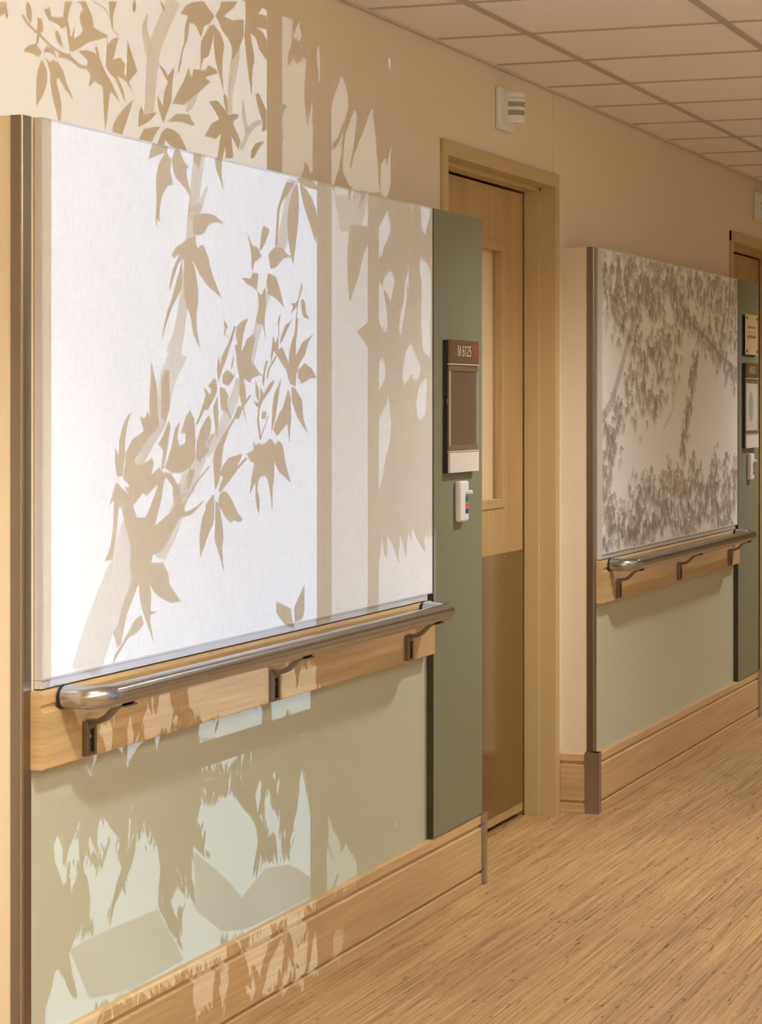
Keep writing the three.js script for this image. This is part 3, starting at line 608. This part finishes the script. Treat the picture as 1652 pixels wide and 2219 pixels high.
  const bt = 0.034, pr = [[0, 0], [bt - 0.003, 0], [bt, 0.003], [bt, 0.118], [bt - 0.009, 0.126], [bt - 0.009, 0.130], [bt - 0.004, 0.136], [bt - 0.004, 0.155], [bt - 0.012, 0.162], [0, 0.162]];
  const board = prism(pr, 0.030, 6.752 + d - s0);
  obj('oak_board', board, M.oak, hr);
  const RZ = 0.25 - ZL, RY = 0.936 - 0.792, a0 = 4.402 + d - s0, a1 = 6.648 + d - s0, r = 0.05, pts = [];
  pts.push(new THREE.Vector3(a0, RY, bt - 0.002));
  for (let i = 1; i <= 3; i++) pts.push(new THREE.Vector3(a0, RY, bt + (RZ - r - bt) * i / 3.2));
  for (let i = 0; i <= 8; i++) { const t = i / 8 * Math.PI / 2; pts.push(new THREE.Vector3(a0 + r - r * Math.cos(t), RY, RZ - r + r * Math.sin(t))); }
  for (let i = 1; i < 20; i++) pts.push(new THREE.Vector3(a0 + r + (a1 - a0 - 2 * r) * i / 20, RY, RZ));
  for (let i = 0; i <= 8; i++) { const t = i / 8 * Math.PI / 2; pts.push(new THREE.Vector3(a1 - r + r * Math.sin(t), RY, RZ - r + r * Math.cos(t))); }
  for (let i = 1; i <= 3; i++) pts.push(new THREE.Vector3(a1, RY, RZ - r - (RZ - r - bt) * i / 3.2));
  pts.push(new THREE.Vector3(a1, RY, bt - 0.002));
  const tube = new THREE.Mesh(new THREE.TubeGeometry(new THREE.CatmullRomCurve3(pts, false, 'centripetal'), 260, 0.0245, 36), M.steel);
  tube.name = 'steel_tube'; tube.castShadow = tube.receiveShadow = true; hr.add(tube);
  for (const x of [a0, a1]) obj('gasket', new THREE.CylinderGeometry(0.0262, 0.0262, 0.006, 28).rotateX(Math.PI / 2).translate(x, RY, bt + 0.001), M.black, hr);
  for (const bxs of [4.508, 5.508, 6.508]) {
    const x = bxs + d - s0, br = new THREE.Group(); br.name = 'bracket'; br.position.set(x, 0, bt); hr.add(br);
    const sh = new THREE.Shape([[-0.021, 0.008], [0.021, 0.008], [0.021, 0.08], [-0.021, 0.08]].map((q) => new THREE.Vector2(...q)));
    const hole = new THREE.Path([[-0.011, 0.013], [0.014, 0.013], [0.014, 0.064], [-0.011, 0.064]].map((q) => new THREE.Vector2(...q)));
    sh.holes.push(hole);
    obj('mount_plate', new THREE.ExtrudeGeometry(sh, { depth: 0.012, bevelEnabled: true, bevelSize: 0.001, bevelThickness: 0.001, bevelSegments: 2 }), M.bracket, br);
    obj('slot', bx(-0.012, 0.015, 0.012, 0.065, 0.0005, 0.004), M.slot, br);
    obj('screw', new THREE.SphereGeometry(0.0055, 14, 10).scale(1, 1, 0.6).translate(0.003, 0.046, 0.005), M.steel, br);
    const top = [[0.004, 0.084], [0.018, 0.084], [0.032, 0.087], [0.046, 0.095], [0.058, 0.107], [0.068, 0.114], [0.078, 0.118], [0.09, 0.119]];
    const bot = [[0.09, 0.115], [0.08, 0.112], [0.072, 0.107], [0.062, 0.097], [0.048, 0.083], [0.034, 0.076], [0.014, 0.073], [0.004, 0.073]];
    obj('arm', prism([...top, ...bot], -0.013, 0.013), M.bracket, br);
    obj('saddle', rbx(-0.024, 0.036, 0.1155, 0.1195, RZ - bt - 0.014, RZ - bt + 0.014, 0.001), M.bracket, br);
  }
  // room sign
  const sg = thing('room_sign', W.sign, 'sign', [6.862 + d, 1.338, 0.149]);
  const sw = 0.285; sg.scale.z = 1.5;
  const back = new THREE.Shape([[0, 0], [sw - 0.004, 0], [sw - 0.004, 0.41], [0, 0.41], [0, 0.235], [0.006, 0.228], [0.006, 0.212], [0, 0.205]].map((q) => new THREE.Vector2(...q)));
  obj('backing', new THREE.ExtrudeGeometry(back, { depth: 0.009, bevelEnabled: false }), M.black, sg);
  obj('header_plate', rbx(0.006, sw, 0.339, 0.412, 0.009, 0.014, 0.001), M.walnut, sg);
  const cv = document.createElement('canvas'); cv.width = 512; cv.height = 132;
  const cg2 = cv.getContext('2d');
  cg2.fillStyle = '#6c5232'; cg2.fillRect(0, 0, 512, 132);
  for (let i = 0; i < 260; i++) { cg2.fillStyle = `rgba(${i % 2 ? 60 : 170},${i % 2 ? 34 : 110},${i % 2 ? 14 : 60},0.10)`; cg2.fillRect(R(-80, 500), R(0, 132), R(60, 240), R(0.6, 2)); }
  cg2.fillStyle = 'rgb(214,214,212)'; cg2.font = '86px sans-serif'; cg2.textBaseline = 'middle';
  cg2.save(); cg2.translate(128, 62); cg2.scale(k ? 1.0 : 0.86, 1); cg2.fillText(k ? 'M 612' : 'M 6125', 0, 0); cg2.restore();
  cg2.strokeStyle = 'rgb(196,52,26)'; cg2.lineWidth = 9; cg2.beginPath(); const hx = 448, hy = 56;
  cg2.moveTo(hx, hy + 34); cg2.bezierCurveTo(hx - 74, hy - 6, hx - 36, hy - 54, hx, hy - 18); cg2.bezierCurveTo(hx + 36, hy - 54, hx + 66, hy - 6, hx, hy + 34); cg2.stroke();
  const ct = new THREE.CanvasTexture(cv); ct.colorSpace = THREE.SRGBColorSpace;
  facePlane(0.007, sw - 0.001, 0.34, 0.411, 0.0143, new THREE.MeshStandardMaterial({ map: ct, roughness: 0.4 }), 'lettered_face', sg);
  obj('divider_line', rbx(0.002, sw, 0.334, 0.338, 0.008, 0.015, 0.0008), M.alu, sg); obj('divider_line', rbx(0.002, sw, 0.063, 0.067, 0.008, 0.015, 0.0008), M.alu, sg);
  obj('insert_frame', [rbx(0.004, sw - 0.001, 0.315, 0.334, 0.006, 0.012, 0.001), rbx(0.004, sw - 0.001, 0.067, 0.085, 0.006, 0.012, 0.001), rbx(0.004, 0.02, 0.085, 0.315, 0.006, 0.011, 0.001)], M.walnut, sg);
  const paper = new THREE.MeshStandardMaterial({ color: k ? lin(0.62, 0.58, 0.55) : lin(0.145, 0.10, 0.064), roughness: 0.35 });
  obj('insert', bx(0.02, sw - 0.004, 0.085, 0.315, 0.006, 0.0095), paper, sg);
  if (k) obj('insert_oval', new THREE.CylinderGeometry(1, 1, 0.0006, 36).rotateX(Math.PI / 2).scale(0.048, 0.072, 1).translate(0.14, 0.2, 0.0098), new THREE.MeshStandardMaterial({ color: lin(0.36, 0.37, 0.33), roughness: 0.5 }), sg);
  obj('insert_clip', bx(0.012, 0.017, 0.085, 0.315, 0.0105, 0.0125), M.alu, sg); obj('insert_clip', bx(sw - 0.006, sw - 0.003, 0.085, 0.315, 0.0095, 0.0125), M.alu, sg);
  obj('footer_plate', rbx(0.006, sw + 0.003, 0.0, 0.062, 0.009, 0.014, 0.001), new THREE.MeshStandardMaterial({ color: lin(0.80, 0.74, 0.70), roughness: 0.3 }), sg);
  // privacy slider
  const sl = thing('slider_indicator', W.dial, 'indicator', [6.968 + d, 1.182, 0.149]);
  obj('body', rbx(0, 0.082, 0, 0.128, 0, 0.022, 0.008, 4), M.white, sl);
  obj('knob', rbx(0.05, 0.078, 0.086, 0.098, 0.018, 0.036, 0.004, 3), M.white, sl);
  obj('window_slot', bx(0.042, 0.074, 0.024, 0.082, 0.0205, 0.0226), new THREE.MeshStandardMaterial({ color: lin(0.42, 0.38, 0.36), roughness: 0.5 }), sl);
  [[0.061, [0.0, 0.27, 0.2]], [0.044, [0.85, 0.12, 0.01]], [0.027, [0.13, 0.02, 0.30]]].forEach(([y, c]) => obj('colour_square', bx(0.044, 0.072, y, y + 0.014, 0.022, 0.0232), new THREE.MeshStandardMaterial({ color: lin(...c), roughness: 0.4 }), sl));
  // dome light over the door
  const dl = thing('corridor_dome_light', W.dome, 'signal light', [7.925 + d, 2.51, 0]);
  obj('base_plate', rbx(-0.082, 0.082, 0, 0.15, 0, 0.018, 0.006, 3), M.white, dl);
  obj('housing', rbx(-0.045, 0.045, 0.022, 0.134, 0.012, 0.034, 0.004, 2), M.white, dl);
  const grey = new THREE.MeshStandardMaterial({ color: lin(0.33, 0.30, 0.28), roughness: 0.45 });
  const lens = (y0, y1, m, nm, rr = 0.05) => {
    const g = new THREE.CylinderGeometry(rr, rr, y1 - y0, 28, 1, false, -Math.PI / 2, Math.PI).scale(0.86, 1, 1.02).translate(0, (y0 + y1) / 2, 0.03);
    obj(nm, g, m, dl);
  };
  lens(0.026, 0.052, M.white, 'lens_band'); lens(0.052, 0.070, grey, 'louvre_band', 0.0485); lens(0.070, 0.082, M.white, 'lens_band'); lens(0.082, 0.099, grey, 'louvre_band', 0.0485); lens(0.099, 0.113, M.white, 'lens_band'); lens(0.114, 0.131, M.white, 'lens_band');
  return ap;
}
bay(0, WORDS[0], 0);
bay(BAY, WORDS[1], 1);
{
  const pl = thing('donor_plaque', 'gold plaque on standoffs above the far room sign', 'plaque', [6.862 + BAY, 1.79, 0.149]);
  const gold = new THREE.MeshStandardMaterial({ color: lin(0.80, 0.64, 0.34), roughness: 0.35, metalness: 0.25 });
  obj('backing', bx(0, 0.275, -0.004, 0.19, 0, 0.008), M.black, pl);
  obj('plate', rbx(0.008, 0.282, 0, 0.195, 0.012, 0.016, 0.001), gold, pl);
  for (const [x, y] of [[0.026, 0.018], [0.266, 0.018], [0.026, 0.177], [0.266, 0.177]]) obj('standoff', new THREE.CylinderGeometry(0.007, 0.007, 0.014, 16).rotateX(Math.PI / 2).translate(x, y, 0.014), M.guard, pl);
  const ink = new THREE.MeshStandardMaterial({ color: lin(0.10, 0.08, 0.05), roughness: 0.6 }), bars = [];
  for (const [y, hh, n] of [[0.128, 0.012, 9], [0.108, 0.002, 1], [0.08, 0.018, 10]]) for (let i = 0; i < n; i++) bars.push(n === 1 ? bx(0.06, 0.24, y, y + hh, 0.016, 0.0164) : bx(0.05 + i * 0.2 / n, 0.05 + (i + 0.62) * 0.2 / n, y, y + hh * (0.6 + 0.4 * ((i * 7) % 3) / 2), 0.016, 0.0164));
  obj('engraving', bars, ink, pl);
}

// ---------------------------------------------------------------- doors
function door(d, n) {
  const g = struct(`door_${n}`, n === 1 ? 'oak door with narrow glass lite and steel armour plate in a tan frame' : 'far oak door in a tan frame cut by the photo edge', 'door');
  const x0 = 7.31 + d, x1 = 8.545 + d, yt = 2.366;
  // frame: casing, jamb, stop on the corridor side
  obj('frame_casing', [rbx(x0 - 0.05, x0, 0, yt + 0.05, 0, 0.012, 0.0015), rbx(x1, x1 + 0.05, 0, yt + 0.05, 0, 0.012, 0.0015), rbx(x0 - 0.05, x1 + 0.05, yt, yt + 0.052, 0, 0.0122, 0.0015)], M.frame, g);
  obj('frame_jamb', [bx(x0 - 0.048, x0, 0, yt, -0.2, 0.001), bx(x1, x1 + 0.041, 0, yt, -0.2, 0.001), bx(x0 - 0.048, x1 + 0.041, yt, yt + 0.044, -0.2, 0.001)], M.frame, g);
  obj('door_stop', [rbx(x0, x0 + 0.016, 0, yt, -0.108, -0.05, 0.0015), rbx(x1 - 0.016, x1, 0, yt, -0.108, -0.05, 0.0015), rbx(x0, x1, yt - 0.016, yt, -0.108, -0.05, 0.0015)], M.frame, g);
  // leaf with an opening for the lite
  const l0 = x0 + 0.006, l1 = x1 - 0.022, sh = new THREE.Shape([[l0, 0.018], [l1, 0.018], [l1, yt - 0.024], [l0, yt - 0.024]].map((q) => new THREE.Vector2(...q)));
  const v0 = 7.95 + d, v1 = 8.262 + d, vb = 1.20, vt = 2.115;
  sh.holes.push(new THREE.Path([[v0, vb], [v1, vb], [v1, vt], [v0, vt]].map((q) => new THREE.Vector2(...q))));
  obj('door_leaf', new THREE.ExtrudeGeometry(sh, { depth: 0.045, bevelEnabled: false }).translate(0, 0, -0.157), M.oakDoor, g, true);
  const bead = (x0_, x1_, y0_, y1_) => rbx(x0_, x1_, y0_, y1_, -0.136, -0.106, 0.003, 2);
  obj('lite_bead', [bead(v1 - 0.004, v1 + 0.03, vb - 0.03, vt + 0.03), bead(v0 - 0.03, v0 + 0.004, vb - 0.03, vt + 0.03), bead(v0, v1, vt - 0.004, vt + 0.03), bead(v0, v1, vb - 0.03, vb + 0.004)], M.oakDoor, g, true);
  obj('lite_glass', bx(v0 - 0.002, v1 + 0.002, vb - 0.002, vt + 0.002, -0.137, -0.134), new THREE.MeshPhysicalMaterial({ color: 0xffffff, transmission: 1, roughness: 0.03, thickness: 0, ior: 1.45 }), g);
  obj('blind', bx(v0 - 0.002, v1 + 0.002, vb - 0.002, vt + 0.002, -0.155, -0.146), new THREE.MeshStandardMaterial({ color: lin(0.86, 0.72, 0.46), roughness: 0.7 }), g);
  const kp = obj('armour_plate', rbx(l0 + 0.01, l1 - 0.006, 0.05, 1.003, -0.1125, -0.1105, 0.0008, 1), M.plate, g);
  const scr = uvMetres(new THREE.SphereGeometry(0.004, 10, 6).scale(1, 1, 0.5));
  const spots = []; for (let i = 0; i < 7; i++) spots.push([l1 - 0.018, 0.075 + i * 0.152]); for (let i = 1; i < 6; i++) spots.push([l1 - 0.018 - i * 0.2, 0.99], [l1 - 0.018 - i * 0.2, 0.068]);
  for (const [x, y] of spots) { const m = new THREE.Mesh(scr, M.steel); m.name = 'screw'; m.position.set(x, y, -0.1105); m.castShadow = m.receiveShadow = true; kp.add(m); }
  return g;
}
door(0, 1);
door(BAY, 2);

// ---------------------------------------------------------------- recessed ceiling lamps along the middle of the corridor
LAMP_SPOTS.forEach(([x, z, share, beam], i) => {
  const t = thing('recessed_downlight', ['behind the camera', 'before the near bay', 'before the near door', 'before the far door', 'at the corridor end'].map((w) => `round recessed ceiling downlight ${w}`)[i], 'ceiling light', [x, H, z]);
  obj('trim_ring', new THREE.TorusGeometry(0.105, 0.008, 10, 40).rotateX(Math.PI / 2).translate(0, -0.004, 0), M.white, t);
  obj('lamp_disc', new THREE.CylinderGeometry(0.1, 0.1, 0.004, 36).translate(0, -0.003, 0), new THREE.MeshStandardMaterial({ color: lin(0.9, 0.9, 0.9), emissive: LAMP_COLOR, emissiveIntensity: 6, roughness: 0.5 }), t);
  const l = new THREE.SpotLight(LAMP_COLOR, LAMP_POWER * share, 0, beam, 0.65, 2);
  l.position.set(0, -0.03, 0); l.target.position.set(0, -2, 0); l.castShadow = true; l.shadow.radius = 4.5; l.shadow.mapSize.set(1024, 1024);
  t.add(l, l.target);
});

// two unseen ledges on the opposite wall, added to brighten ceiling and upper wall
[[0.8, 7, 1, 'before the window'], [8.6, 3.4, 0.14, 'beyond the window']].forEach(([x, len, share, where]) => {
  const c = thing('added_fill_ledge', `added unseen uplight ledge to brighten the ceiling, across the corridor ${where}`, 'ceiling light', [x, 2.08, 2.75]), e = len / 2;
  obj('ledge', [bx(-e, e, 0, 0.02, -0.16, 0), bx(-e, e, 0.02, 0.09, -0.16, -0.145)], M.white, c);
  obj('light_strip', bx(0.1 - e, e - 0.1, 0.021, 0.03, -0.12, -0.04), new THREE.MeshStandardMaterial({ color: lin(0.9, 0.9, 0.9), emissive: LAMP_COLOR, emissiveIntensity: 1.5, roughness: 0.5 }), c);
  const l = new THREE.RectAreaLight(LAMP_COLOR, FILL_LEDGE_POWER * share, len - 0.2, 0.08);
  l.position.set(0, 0.04, -0.08); l.rotation.x = Math.PI / 2; c.add(l);
});

lit(scene);
win.traverse((o) => { if (o.name === 'glass_pane') o.castShadow = false; });
scene.updateMatrixWorld(true);
renderer.render(scene, camera);
